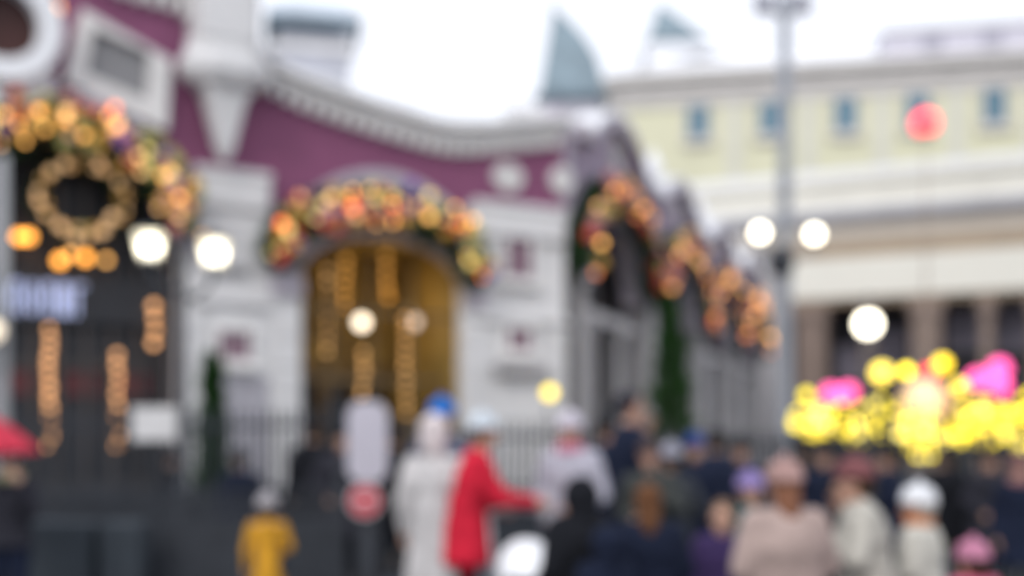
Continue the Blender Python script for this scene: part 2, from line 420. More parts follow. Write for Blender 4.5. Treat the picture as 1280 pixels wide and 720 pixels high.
# string lights
def bulb_mesh(r, m, name='bulb'):
    s_ = MB().sphere((0,0,0), r, 10 if r < .08 else 24); o = s_.build(name, m, None, True); me = o.data; bpy.data.objects.remove(o); return me
BM = {}
def add_bulb(parent, loc, r, m, name='bulb'):
    key = (round(r, 4), m.name)
    if key not in BM: BM[key] = bulb_mesh(1.0*r, m)
    o = bpy.data.objects.new(name, BM[key]); COL.objects.link(o); o.parent = parent; o.location = loc; return o
def light_string(label, top, bottom, n, m, r=.055, group=None):
    top = Vector(top); bottom = Vector(bottom)
    t = thing('light_string', label, 'string lights', top, 0, group)
    d = bottom-top
    MB().tube([(0,0,.12), (0,0,0), tuple(d)], .008, 6).build('cord', M_IRON, t)
    for k in range(n):
        add_bulb(t, d*(k+.3)/n + Vector((random.uniform(-.025,.025), -.02, 0)), r*random.uniform(.85, 1.1), m)
    return t
GS = 'vertical light strings hung in the arches'
E_DOORFAINT = mat('faint_amber_bulb', (1, .50, .12), emit=.9)
def vstring(label, px, ya, yb, n, m, y, r=.05):
    x1_, z1_ = L1(px, ya, y); x2_, z2_ = L1(px, yb, y)
    light_string(label, W1(x1_, y, z1_), W1(x2_, y, z2_), n, m, r, GS)
vstring('long warm light string hanging at the left of the dark shop window', 63, 408, 566, 13, E_DRAPE, .35, .052)
vstring('long amber light string hanging in the middle of the dark shop window', 148, 440, 566, 10, E_DRAPE, .35, .05)
vstring('short light string near the white pier, beside the square lanterns', 193, 378, 440, 4, E_DRAPE, .35, .06)
vstring('golden light string at the left side of the central doorway', 411, 335, 448, 9, mat('doorway_curtain_bulb', (1.0, .55, .20), emit=1.2), .9, .048)
vstring('faint light string high in the left part of the doorway arch', 432, 322, 392, 6, E_DOORFAINT, 1.6, .055)
vstring('faint light string high in the middle of the doorway arch', 484, 316, 380, 5, E_DOORFAINT, 1.6, .055)
vstring('faint light string high in the right part of the doorway arch', 543, 335, 470, 9, E_DOORFAINT, 1.6, .055)
vstring('light string under the brighter pendant in the central doorway', 454, 438, 500, 6, mat('doorway_curtain_bulb', (1.0, .55, .20), emit=1.2), .9, .0485)
vstring('light string under the dimmer pendant in the central doorway', 508, 395, 525, 11, mat('doorway_curtain_bulb', (1.0, .55, .20), emit=1.2), .9, .048)
# festoon of large amber bulbs
fpts = [L1(p, q, .2) for p, q in ((-25,296),(4,294),(24,296),(36,296),(75,326),(88,318),(107,322),(133,325),(160,318))]
fe = thing('bulb_festoon', 'festoon of large amber bulbs sagging under the left arch', 'string lights', W1(fpts[0][0], .2, fpts[0][1]), A1)
MB().tube([(a-fpts[0][0], 0, b_-fpts[0][1]+.12) for a, b_ in fpts], .009, 6).build('cord', M_IRON, fe)
for k, (a, b_) in enumerate(fpts[:-1]):
    add_bulb(fe, (a-fpts[0][0], 0, b_-fpts[0][1]), .075 if k not in (5, 7) else .055, E_GOLD2 if k not in (5, 7) else E_GOLD)
# pendants in the doorway
for px, py, m, lb in ((452, 403, E_GLOBE_DIM, 'bright round glass pendant lamp at the left of the doorway'), (517, 402, mat('lit_globe_faint', (1, .80, .66), emit=1.35), 'fainter round glass pendant lamp at the right of the doorway')):
    xx, zz = L1(px, py, 1.2)
    t = thing('pendant_lamp', lb, 'lamp', W1(xx, 1.2, zz), A1, 'pendant lamps in the doorway')
    MB().sphere((0,0,0), .115, 20).build('globe', m, t, True)
    MB().tube([(0,0,.13), (0,0,4.9-zz)], .012, 6).lathe([(.06, .11), (.05, .18), (.02, .2)], seg=12).build('rod', M_IRON, t)
pl = bpy.data.lights.new('doorway_light', 'POINT'); pl.energy = 20; pl.color = (1, .72, .36); pl.shadow_soft_size = .15
po = bpy.data.objects.new('doorway_light', pl); COL.objects.link(po); xx, zz = L1(484, 385, 1.0); po.location = W1(xx, 1.0, zz)

# ------------------------------------------------------------------ garlands
def sprig(mb, p, d, n, ln):
    for _ in range(n):
        v = Vector((random.gauss(0,1), random.gauss(0,1), random.gauss(0,1)+.1)).normalized()
        q = p + v*ln*random.uniform(.5, 1.0); side = v.orthogonal().normalized()*ln*.09
        s_ = v.cross(side).normalized()*ln*.05
        a = [mb.bm.verts.new(x_) for x_ in (p-side, p+side, q)]; mb.face(a)
        a = [mb.bm.verts.new(x_) for x_ in (p-s_*1.5, p+s_*1.5, q)]; mb.face(a)
def garland(name, label, cat, pts, origin, rz, thick, nb, nbulb, mats, bulbs, group=None, br=.055, bbr=.09, foliage=M_FIR, spread=.75):
    """pts: local polyline of the centre line"""
    t = thing(name, label, cat, origin, rz, group)
    pts = [Vector(p_) for p_ in pts]; seg = []
    tot = sum((b_-a).length for a, b_ in zip(pts, pts[1:]))
    def along(f_):
        d = f_*tot
        for a, b_ in zip(pts, pts[1:]):
            l = (b_-a).length
            if d <= l: return a.lerp(b_, d/l)
            d -= l
        return pts[-1].copy()
    mb = MB()
    mb.tube(pts, thick*.45, 8)
    n = int(tot*140)
    for k in range(n):
        p_ = along((k+.5)/n); off = Vector((random.gauss(0,1), random.gauss(0,.7), random.gauss(0,1))).normalized()*thick*random.uniform(.2, .85)
        sprig(mb, p_+off, off, 8, thick*.9)
    mb.build('foliage', foliage, t)
    for k in range(nb):
        p_ = along((k+random.uniform(.1,.9))/nb); a = random.uniform(0, 2*pi); rr = thick*random.uniform(.2, spread+.25)
        add_bulb(t, p_+Vector((cos(a)*rr, -thick*random.uniform(.55, .95), sin(a)*rr)), bbr*random.uniform(.8, 1.25), random.choice(mats), 'bauble')
    for k in range(nbulb):
        p_ = along((k+random.uniform(.1,.9))/nbulb); a = random.uniform(0, 2*pi); rr = thick*random.uniform(.1, spread+.3)
        add_bulb(t, p_+Vector((cos(a)*rr, -thick*random.uniform(.7, 1.1), sin(a)*rr)), br*random.choice((.6,.75,.9,1.1)), random.choice(bulbs), 'bulb')
    return t
BAU = [B_RED, B_GOLD, B_GOLD, B_PURPLE, B_GREEN, B_GREEN, B_PINK]
E_OLIVE = mat('olive_bulb', (.80, .62, .22), emit=1.5)
BUL = [E_GOLD, E_GOLD, E_SOFT, E_SOFT, E_OLIVE, E_OLIVE, E_RED]
def arc(cx, zc, a, b_, t0, t1, n=22, y=-.3): return [(cx+a*cos(t0+(t1-t0)*i/n), y, zc+b_*sin(t0+(t1-t0)*i/n)) for i in range(n+1)]
om = (a_in+ax_o)/2
GG = 'lit christmas garlands over the arches'
z0 = L1(470, 330)[1]
zt = L1(470, 258, -.3)[1]
gcx = (L1(590, y=-.3)+L1(348, y=-.3))/2; ga = (L1(590, y=-.3)-L1(348, y=-.3))/2; glx = L1(82, y=-.3)
garland('garland', 'lit fir garland with gold and red baubles over the central doorway', 'garland', arc(gcx, z0, ga, zt-z0, -.10, pi+.10), C1, A1, .37, 80, 46, BAU, BUL, GG, .06, .10)
zt = L1(85, 160)[1]; z0 = L1(85, 278)[1]
garland('garland', 'largest lit fir garland with orange baubles over the left shop arch', 'garland', arc(glx, z0, (l_in+l_out)/2-.12, zt-z0, -.02, pi*.72), C1, A1, .38, 85, 46, BAU, BUL, GG, .06, .10)
# wreath of lights hanging in the left arch
xw, zw = L1(100, 248, .1)
garland('wreath', 'round wreath of soft lights hanging below the left arch', 'wreath', [(.60*cos(2*pi*i/28), 0, .52*sin(2*pi*i/28)) for i in range(29)], W1(xw, .1, zw), A1, .14, 14, 30, [B_GOLD, B_GREEN], [mat('wreath_bulb', (1.0, .62, .32), emit=.85)], None, .06, .07, spread=.6)
# lone ornament light at the top left edge
xo, zo = L1(70, 10, -.5)
ob = thing('globe_light', 'small amber globe light on a bracket beside the round medallion', 'lamp', W1(xo, -.5, zo), A1)
add_bulb(ob, (0,0,0), .085, mat('orange_pearl_bulb', (1, .45, .16), emit=2.4), 'bulb'); MB().tube([(0, 0, .07), (0, .05, .16), (0, .5, .16)], .015, 6).build('arm', M_IRON, ob)

# ------------------------------------------------------------------ arcade building, receding to the right
A2 = atan2(.9459, .3244)
AB = thing('arcade_building', 'long lilac grey arcade with scalloped gables receding down the street', 'building', C1+Vector((.03, .01, 0)), A2)
bays = [3.65, 10.4, 17.2, 24.1]; BW = 6.6
def atop(x):
    z = 7.15
    for b_ in bays:
        t = (x-b_)/2.3
        if abs(t) < 1: z = max(z, 7.15+.8*cos(t*pi/2)**.7)
    return z
xa = frange(.55, 27.4, 180)
def alo(x):
    z = 5.1
    for b_ in bays: z = max(z, ell(x, b_, 2.9, 4.5, 6.7))
    return z
MB().strip(xa, alo, atop, 0, .4).build('wall', M_ARCADE, AB)
MB().box(0.02, .53, .05, .45, 0, 7.6).build('corner_wall', M_LILAC, AB)
MB().box(.1, .5, -.02, .048, .2, 4.9).build('dark_gap_sheet', M_ARCDARK, AB)  # dark sheet painted for the shade of the gap at the corner
for i in range(5):
    xx = (.6, 6.65, 13.4, 20.25, 26.9)[i]-(.05 if i else 0)
    pr = MB(); pr.box(xx-.0, xx+(.75 if i else .4), -.12, .45, 0, 5.1); e_ = .81 if i else .46; pr.box(xx-.04, xx+e_, -.2, -.122, 4.85, 5.05); pr.box(xx-.04, xx+e_, -.2, -.122, 0, .5)
    pr.build('pier', M_ARCGREY, AB)
for b_ in bays:
    MB().archring(b_, 4.5, 2.35, 1.6, 3.0, 2.25, -.16, .42).build('arch_surround', M_LILAC, AB)
    MB().box(b_-3.0, b_+3.0, .8, .9, 0, 6.6).build('shopfront_glazing', M_ARCDARK, AB)
    cm = MB()
    for q in (-1.15, 1.15): cm.lathe([(.24, 0), (.24, .3), (.17, .4), (.15, 3.5), (.22, 3.7), (.22, 3.85)], (b_+q, .25, 0), 12)
    cm.box(b_-2.4, b_+2.4, .1, .42, 3.86, 4.1)
    cm.build('columns_screen', M_ARCGREY, AB)
    wf = MB(); wf.archring(b_, 7.45, .2, .2, .34, .34, -.08, 0, 20, 0, 2*pi); o = wf.build('round_window', M_TRIM, AB)
    MB().lathe([(.21, -.03), (.21, 0)], (0,0,0), 18).build('pane', M_DARK, o).matrix_local = Matrix.Translation((b_, -.012, 7.45)) @ Matrix.Rotation(pi/2, 4, 'X')
MB().strip(xa, lambda x: atop(x)+.004, lambda x: atop(x)+.22, -.28, .4).build('cornice', M_LILAC, AB)
MB().strip(xa, lambda x: atop(x)+.224, lambda x: atop(x)+.34, -.24, .4).build('snow_cap', M_SNOW, AB)
for i in range(1, 5):
    MB().lathe([(.14, 7.5), (.14, 7.8), (.26, 7.95), (.28, 8.1), (.16, 8.3), (.03, 8.55)], (.95+.37+BW*i, .1, 0), 12).build('urn_finial', M_SNOW, AB, True)
MB().box(0.02, 27.4, 2.0, 8, 0, 7.0).build('rear_wall', M_ARCADE, AB)
MB().box(27.2, 27.4, .46, 2.0, 0, 7.0).build('side_wall', M_ARCADE, AB)
MB().box(0.02, 27.4, .42, 8, 7.0, 7.12).build('roof', M_SNOW, AB)
for i, (b_, lb) in enumerate(zip(bays, ('first and nearest', 'second', 'third', 'last and farthest'))):
    sc_ = 1+.12*i
    garland('garland', f'{lb} lit garland along the receding lilac arcade', 'garland', arc(b_-(.45 if i == 0 else .15), 4.75, 2.95, 1.75, -.05, pi+.05, y=-.24), C1, A2, .34, 40, 20+2*i, [B_RED, B_GOLD, B_PINK, B_GREEN, B_PINK], [E_GOLD, mat('dim_red_bulb', (1, .30, .13), emit=1.4), mat('dim_rose_bulb', (1, .50, .26), emit=1.3), mat('dim_amber_bulb', (1, .48, .14), emit=2.0)], GG, .075*sc_, .12)

# ------------------------------------------------------------------ towers behind
def tower_square(px, D, half, ztop):
    t = thing('roof_turret', 'pale square turret with a dark overhanging roof and snow, behind the purple building', 'tower', at0(px, D), radians(12))
    MB().box(-half, half, -half, half, 0, ztop).build('wall', mat('turret_stone', (.46, .47, .52), .8, .1), t)
    m_ = MB(); m_.box(-half-.12, half+.12, -half-.12, half+.12, ztop-.5, ztop-.35); m_.build('string_course', M_TRIM, t)
    e = half*1.32
    MB().box(-e, e, -e, e, ztop, ztop+.28).build('eave', M_DROOF, t)
    MB().lathe([(e*1.42, 0), (e*1.2, .28), (e*.7, .52), (e*.2, .62)], (0,0,ztop+.281), 4, rot=pi/4).build('snow_cap', mat('grey_snow', (.55, .62, .70), .7, .12, 6), t)
    MB().lathe([(.05, 0), (.05, .2), (.14, .26), (.19, .42), (.14, .56), (.02, .64)], (e-.25, -e+.25, ztop-.30), 12).build('ball_finial', M_SNOW, t, True)
tower_square(390, 30, .86, 11.35)
def fin_spire(px, D, w_, z0, z1, label, base, ex):
    t = thing('spire_tower', label, 'tower', at0(px, D), 0)
    rr = []
    n = 14
    for i in range(n+1):
        f_ = i/n
        xl = -w_/2+.24*w_*f_; xr = xl+w_*(1-f_**ex)+.02
        d = w_/2*(1-f_**1.6)+.02
        z = z0+(z1-z0)*f_
        rr.append([(xl, -d, z), (xr, -d, z), (xr, d, z), (xl, d, z)])
    MB().rings(rr).build('roof', M_TEAL, t)
    MB().box(-w_/2-.12, w_/2+.16, -w_/2-.12, w_/2+.12, z0-.16, z0-.003).build('eave', M_DROOF, t)
    if ex > 1: MB().tube([(-w_*.26, 0, z1-.1), (-w_*.26, 0, z1+.35*w_/1.5)], [.05, .012], 6).build('finial', M_DROOF, t)
    b_ = MB(); b_.box(-w_/2, w_/2, -w_/2, w_/2, 0, z0-.163); b_.box(-w_/2-.25, w_/2+.25, -w_/2-.25, w_/2+.25, z0-1.0, z0-.8); b_.build('wall', base, t)
    MB().box(-w_/2-.24, w_/2+.24, -w_/2-.24, w_/2+.24, z0-.797, z0-.68).build('snow_cap', M_SNOW, t)
    ww = MB(); ww.archring(0, z0-1.9, .22, .22, .34, .34, -w_/2-.05, -w_/2-.002); ww.box(-.34, -.22, -w_/2-.05, -w_/2-.002, z0-2.7, z0-1.9); ww.box(.22, .34, -w_/2-.05, -w_/2-.002, z0-2.7, z0-1.9)
    ww.build('window', M_TRIM, t)
fin_spire(711, 31, 1.55, 10.1, 12.55, 'teal curved spire on a pale tower behind the corner of the purple building', mat('spire_tower_stone', (.46, .45, .50), .8, .1), 1.9)
fin_spire(842, 92, 4.4, 31.0, 34.4, 'small teal triangular spire behind the roof of the yellow building', M_SNOW, .95)
# stepped parapet block left of the spire
pt = thing('parapet_block', 'pale stepped chimney block beside the teal curved spire', 'chimney', at0(655, 29.5), radians(20))
MB().box(-.38, .38, -.4, .4, 0, 9.3).box(-.46, .46, -.48, .48, 9.3, 9.45).build('shaft', M_TRIM, pt)
MB().box(-.42, .42, -.44, .44, 9.453, 9.55).build('snow_cap', M_SNOW, pt)

# ------------------------------------------------------------------ yellow building, far right
YD = 75.0
def plane_pt(px, D0, pref, k):    # a facade whose inverse distance grows linearly with the column
    Z = D0/(1+k*(px-pref)); return Vector(((px-PX0)/F*Z, Z))
pA, pB = plane_pt(800, YD, 873, .000139), plane_pt(1340, YD, 873, .000139)
ang = atan2(pB.y-pA.y, pB.x-pA.x)
YB = thing('yellow_building', 'long pale yellow building with a grey cornice, small blue windows and a snowy roof', 'building', (pA.x, pA.y, 0), ang)
LEN = (pB-pA).length
def Lf(px, py, P0, a_, D0, pref, k):
    P = plane_pt(px, D0, pref, k); v = P-P0
    return v.x*cos(a_)+v.y*sin(a_), EYE+(HY-py)/F*P.y
def footprint(off, L_, depth=14, rad=3.5):
    pts = [(L_, -off), (L_, depth)]
    pts += [(-rad-off, depth)]
    for i in range(9):
        t = pi-(pi/2)*i/8*-1
        pts.append(((rad+off)*cos(t)*1.0, rad+(rad+off)*sin(t)))
    return pts
zr = 24.3
MB().prism_xy(footprint(0, LEN), 0, 22.0).build('wall', M_YEL, YB)
cb = MB(); cb.prism_xy(footprint(.12, LEN), 22.0, 23.0); cb.prism_xy(footprint(.35, LEN), 23.0, 23.6); cb.prism_xy(footprint(.7, LEN), 23.6, 24.1)
cb.build('cornice', M_GREYCOR, YB)
MB().prism_xy(footprint(.2, LEN), 16.0, 16.3).build('string_course', M_GREYCOR, YB)
roof = MB()
ra, rb = footprint(.6, LEN), footprint(-4.5, LEN-.0, 11)
roof.rings([[(x, y, 24.103) for x, y in ra], [(x*.98+2.0 if x < 5 else x, y, 26.3) for x, y in rb]])
roof.build('snow_roof', M_SNOW, YB)
for px, py in ((780, 153), (873,152),(963,147),(1057,143),(1147,138),(1243,132),(1335,127)):
    if px < 800: continue
    xx, zz = Lf(px, py, pA, ang, YD, 873, .000139)
    wf = MB(); W_, H_ = .62, 1.0
    for a in (-1, 1): wf.box(xx+a*(W_+.13)-.13, xx+a*(W_+.13)+.13, -.12, -.002, zz-H_-.26, zz+H_+.26)
    for a in (-1, 1): wf.box(xx-W_, xx+W_, -.11, -.002, zz+a*(H_+.13)-.13, zz+a*(H_+.13)+.13)
    wf.box(xx-W_-.4, xx+W_+.4, -.3, -.002, zz-H_-.5, zz-H_-.262)
    wf.box(xx-.04, xx+.04, -.09, -.04, zz-H_, zz+H_)
    o = wf.build('window', M_GREYCOR, YB)
    MB().box(xx-W_, xx+W_, -.04, -.003, zz-H_, zz+H_).build('pane', M_BLUEGLASS, o)
for px in (918, 1010, 1102, 1195, 1290):
    xx, _ = Lf(px, 140, pA, ang, YD, 873, .000139)
    MB().box(xx-.45, xx+.45, -.14, -.002, 14, 21.97).build('pilaster', mat('pale_pilaster', (.66, .65, .56), .85, .06, 3), YB)
# attic
x0, _ = Lf(1105, 60, pA, ang, YD, 873, .000139)
at_ = MB(); at_.box(x0, LEN, .1, 10, 24.11, 25.8); at_.build('attic', M_LILACWALL, YB)
MB().box(x0-.3, LEN, -.1, 10.2, 25.803, 26.15).build('snow_cap', M_SNOW, YB)
for k in range(3): MB().box(x0+2.2+k*3.4, x0+3.4+k*3.4, .03, .098, 24.5, 25.5).build('attic_window', mat('attic_pane', (.38, .37, .44), .5, .1), YB)

# ------------------------------------------------------------------ canopied pavilion in front of it
PD = 52.0; k_ = .0003
qA, qB = plane_pt(850, PD, 1000, k_), plane_pt(1360, PD, 1000, k_)
ang2 = atan2(qB.y-qA.y, qB.x-qA.x)
CB = thing('pavilion', 'wide cream pavilion with deep white fascias over a dark columned shopfront', 'building', (qA.x, qA.y, 0), ang2)
LC = (qB-qA).length
def Lq(px, py): return Lf(px, py, qA, ang2, PD, 1000, k_)
def zq(px, py): return Lq(px, py)[1]
zA, zB, zC, zD = zq(1037, 223), zq(1037, 276), zq(1037, 312), zq(1037, 379)
xs_ = Lq(985, 380)[0]
m_ = MB(); m_.box(0, LC, -.2, 9, zB+.45, zA); m_.box(-.15, LC, -.4, 9, zA-.35, zA-.0); m_.build('upper_fascia', M_CREAM, CB)
MB().box(-.15, LC, -.38, 9, zA+.003, zA+.25).build('snow_cap', M_SNOW, CB)
MB().box(0, LC, -.45, 9, zB+.1, zB+.447).box(.1, LC, -.3, 9, zB-.08, zB+.097).build('moulding', mat('grey_moulding', (.50, .50, .53), .7, .1), CB)  # even mid grey moulding below the upper fascia
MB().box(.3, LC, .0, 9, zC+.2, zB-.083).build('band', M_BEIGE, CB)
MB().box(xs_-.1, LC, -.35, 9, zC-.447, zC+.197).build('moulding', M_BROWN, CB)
MB().box(xs_, LC, -.62, 9, zD+.15, zC-.45).build('lower_fascia', M_CREAM, CB)
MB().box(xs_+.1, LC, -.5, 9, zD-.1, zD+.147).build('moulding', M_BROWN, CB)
MB().box(0.2, LC, 2.6, 9, 0, zC+.197).build('shopfront_glazing', mat('pavilion_dark_glass', (.035, .035, .045), .5, .3, 3), CB)
MB().box(0.2, xs_-.3, .2, 2.598, 0, zC+.19).build('side_wall', M_ARCGREY, CB)
for i, px in enumerate((1018, 1088, 1160, 1235, 1310)):
    xx = Lq(px, 400)[0]; hw = (.6, .2, .55, .22, .6)[i]
    q = MB(); q.box(xx-hw, xx+hw, -.6, .2, 0, zD-.7); q.box(xx-hw-.12, xx+hw+.12, -.72, .32, zD-.69, zD-.103); q.box(xx-hw-.12, xx+hw+.12, -.72, .32, .003, .7)
    q.build('column', M_TAN, CB)
for i, (px, py, w_, h_) in enumerate(((1095, 435, 1.0, 1.0), (1215, 405, 1.3, .9), (1262, 400, 1.1, 1.1), (1130, 450, .8, .9), (1050, 450, .6, .8))):
    xx, zz = Lq(px, py); MB().box(xx-w_, xx+w_, 2.2, 2.59, zz-h_, zz+h_).build('lilac_panel', mat('lilac_window_panel', (.26, .24, .30), .5, .2, 2), CB)

# ------------------------------------------------------------------ street lamps
def globe_lamp(name, label, loc, rz, H, globes, rglobe, m, pole_r=.06, lantern=False, group=None, pm=M_IRON, top=None):
    t = thing(name, label, 'street lamp', loc, rz, group)
    p = MB()
    p.lathe([(pole_r*2.4, 0), (pole_r*2.4, .12), (pole_r*1.9, .2), (pole_r*1.6, .7), (pole_r*1.15, .8), (pole_r, H*.5), (pole_r*.85, H)], seg=14)
    p.lathe([(pole_r*1.5, .95), (pole_r*1.5, 1.05)], seg=14)
    p.build('pole', pm, t, True)
    for (dx, dy, z) in globes:
        a = MB()
        if abs(dx)+abs(dy) > .01:
            zt = z-rglobe-.06 if not lantern else z-rglobe*1.5
            a.tube([(0,0,zt-.25), (dx*.4, dy*.4, zt-.28), (dx*.85, dy*.85, zt-.16), (dx, dy, zt)], [.035,.03,.025,.03], 8)
            a.lathe([(.02, 0), (.07, .02), (.09, .07)], (dx, dy, zt-.01), 12)
            a.build('arm', pm, t)
        if lantern:
            gl = MB(); gl.lathe([(rglobe*.95, -rglobe*1.3), (rglobe*1.55, rglobe*1.15)], (dx, dy, z), 4, rot=pi/4)
            gp = gl.build('lantern_glass', E_GLASS, t)
            MB().sphere((0, 0, 0), rglobe*.98, 18).build('globe', m, gp, True).location = (dx, dy-.001, z-.0)
            cpx = MB(); cpx.lathe([(rglobe*1.75, 0), (rglobe*1.2, rglobe*.35), (rglobe*.3, rglobe*.6), (.015, rglobe*.8)], (dx, dy, z+rglobe*1.16), 4, rot=pi/4)
            cpx.build('cap', pm, t)
        else:
            MB().sphere((dx, dy, z), rglobe, 20).build('globe', m, t, True)
            MB().lathe([(rglobe*.55, 0), (rglobe*.4, .05), (.03, .14), (.015, .3)], (dx, dy, z+rglobe*.88), 12).build('cap', pm, t)
    return t
D = 25.0
base = at0(981, D)
g1, g2 = at(950, 291, D)-base, at(1018, 293, D)-base
tl = globe_lamp('street_lamp', 'tall grey lamp mast with two glowing globes, in front of the yellow building', base, 0, 11.2,
    [(g1.x, 0, g1.z), (g2.x, 0, g2.z)], .15, E_GLOBE, .14, pm=M_GREYMETAL)
MB().lathe([(.16, 0), (.26, .12), (.30, .32), (.2, .55), (.15, .62)], (-.08, -.02, at(965, 345, D).z), 14).build('collar', M_IRON, tl, True)
zt = at(975, 14, D).z
MB().box(-.6, .55, -.10, .10, zt-.05, zt+.05).box(-.62, -.25, -.2, .2, zt+.05, zt+.35).box(.2, .5, -.2, .2, zt+.05, zt+.35).build('floodlight_bar', mat('pale_floodlight_casing', (.42, .43, .50), .5, .1), tl)
b2 = at0(1085, 18); z2_ = at(0, 405, 18).z
globe_lamp('street_lamp', 'lower lamp post with one glowing globe, above the yellow lights', b2, 0, z2_-.18, [(0, 0, z2_)], .17, E_GLOBE, .04)
b3 = at0(228, 12); l1, l2 = at(187, 308, 12)-b3, at(268, 317, 12)-b3
globe_lamp('street_lamp', 'twin square lantern lamp post glowing white in front of the white pier', b3, 0, 3.55, [(l1.x, 0, l1.z), (l2.x, 0, l2.z)], .11, E_GLOBE, .05, lantern=True)
b4 = at0(4, 11)
globe_lamp('street_lamp', 'pale lamp post at the left edge with a small dim globe', b4, 0, at(0, 195, 11).z, [(-.05, -.12, at(0, 415, 11).z)], .10, mat('dim_cream_globe', (1, .85, .65), emit=1.0), .055, pm=mat('pale_grey_paint', (.30, .31, .32), .6, .1))

# red beacon on a mast
D = 26.0; bb = at0(1157, D); zb = at(0, 154, D).z
t = thing('signal_lamp', 'round glowing red signal lamp high on a thin mast', 'lamp', bb)
MB().sphere((0,0,zb), .27, 20).build('globe', E_SIGNAL, t, True)
MB().tube([(0,0,0), (0,0,zb-.28)], [.04, .012], 10).lathe([(.05, zb-.34), (.14, zb-.26), (.14, zb-.2)], seg=12).build('mast', mat('tan_mast_paint', (.34, .27, .22), .6, .1), t)

# ------------------------------------------------------------------ yellow bulb display on the right
def bush(label, pxc, D, w_px, yt, yb, n, seed):
    rnd = random.Random(seed); c0 = at0(pxc, D)
    t = thing('light_display', label, 'light display', c0, 0, 'yellow bulb displays')
    W_ = w_px/2/F*D; zt_ = EYE+(HY-yt)/F*D; zb_ = EYE+(HY-yb)/F*D; zc = (zt_+zb_)/2; hh = (zt_-zb_)/2
    fr = MB(); fr.tube([(-W_*.6, 0, 0), (-W_*.6, 0, zc)], .025, 6); fr.tube([(W_*.6, 0, 0), (W_*.6, 0, zc)], .025, 6)
    for ph in frange(0, pi, 6)[:-1]:
        fr.tube([(W_*cos(a)*cos(ph)*.95, .35*cos(a)*sin(ph), zc+hh*.95*sin(a)) for a in frange(0, 2*pi, 20)], .012, 5)
    fr.tube([(W_*cos(a), .35*sin(a), zc) for a in frange(0, 2*pi, 20)], .012, 5)
    fr.build('wire_frame', M_IRON, t)
    for k in range(n):
        a = rnd.uniform(0, 2*pi); r_ = sqrt(rnd.uniform(.02, 1))
        add_bulb(t, (W_*r_*cos(a), rnd.uniform(-.3, .2), zc+hh*r_*sin(a)), .05*rnd.choice((.75, 1, 1.15)), rnd.choice((E_YEL, E_YEL, E_YEL, E_PALEYEL)))
    return t
bush('yellow bulb display at its left end, beside the lamp mast', 1042, 20, 110, 503, 553, 48, 1)
bush('low yellow bulb display left of the pale peach globe', 1105, 19.5, 70, 500, 562, 34, 2)
bush('brightest yellow bulb display under the pale peach globe', 1158, 20, 84, 514, 572, 60, 3)
bush('yellow bulb display below the taller pink lamps', 1230, 20.3, 92, 500, 562, 62, 4)
bush('yellow bulb display cut by the right edge of the picture', 1292, 19.7, 60, 490, 575, 36, 5)
def lolly(name, label, px, py, D, r, m, pts=None, group=None):
    b_ = at0(px, D); z = at(0, py, D).z
    t = thing(name, label, 'lamp', b_, 0, group)
    for dx, dz, s_ in (pts or [(0, 0, 1)]): add_bulb(t, (dx, 0, z+dz), r*s_, m, 'globe')
    MB().tube([(0,0,0), (0,0,z-r*.8)], .014, 6).build('stem', M_IRON, t)
GY = 'round lamps on stems among the yellow lights'
lolly('stem_lamp', 'large yellow lamp above the left part of the yellow lights', 1102, 466, 20, .15, mat('yellow_lamp', (1, .78, .10), emit=3.0), None, GY)
lolly('stem_lamp', 'smaller yellow lamp just right of the large yellow one', 1133, 464, 20.4, .085, mat('yellow_lamp_b', (1, .78, .03), emit=6), None, GY)
lolly('stem_lamp', 'highest yellow lamp, above a small red light', 1178, 455, 20, .12, mat('yellow_lamp_c', (1, .72, .03), emit=3.6), None, GY)
lolly('stem_lamp', 'yellow lamp at the left end beside the pink lamps', 1008, 494, 20, .09, mat('yellow_lamp_d', (1, .8, .05), emit=2.4), None, GY)
lolly('stem_lamp', 'small red lamp between two yellow lamps', 1162, 466, 20.6, .12, E_SIGNAL, None, GY)
lolly('stem_lamp', 'pale yellow lamp beside the taller pink lamps', 1200, 484, 20.6, .12, mat('yellow_lamp_e', (1, .8, .12), emit=2.4), None, GY)
lolly('stem_lamp', 'lone yellow lamp in front of the white pier', 687, 491, 19, .10, mat('yellow_lamp_f', (1, .75, .05), emit=2.6), None, GY)
lolly('stem_lamp', 'big pale peach globe rising from the yellow lights', 1155, 504, 20.8, .42, E_PEACH, None, GY)
lolly('flower_lamp', 'low pink cluster lamp at the left of the yellow lights', 1050, 492, 20.2, .15, E_PINK, [(-.16, 0, 1), (.14, .02, 1), (0, -.05, .7)], 'pink cluster lamps')
lolly('flower_lamp', 'tall pink cluster lamp at the right of the yellow lights', 1240, 474, 19.8, .16, E_PINK, [(-.24, 0, 1), (.12, .16, 1.1), (.16, -.14, .9), (-.02, -.02, .8)], 'pink cluster lamps')
for px, py, m in ((1166, 420, B_PINK), (1192, 424, B_PINK)): pass

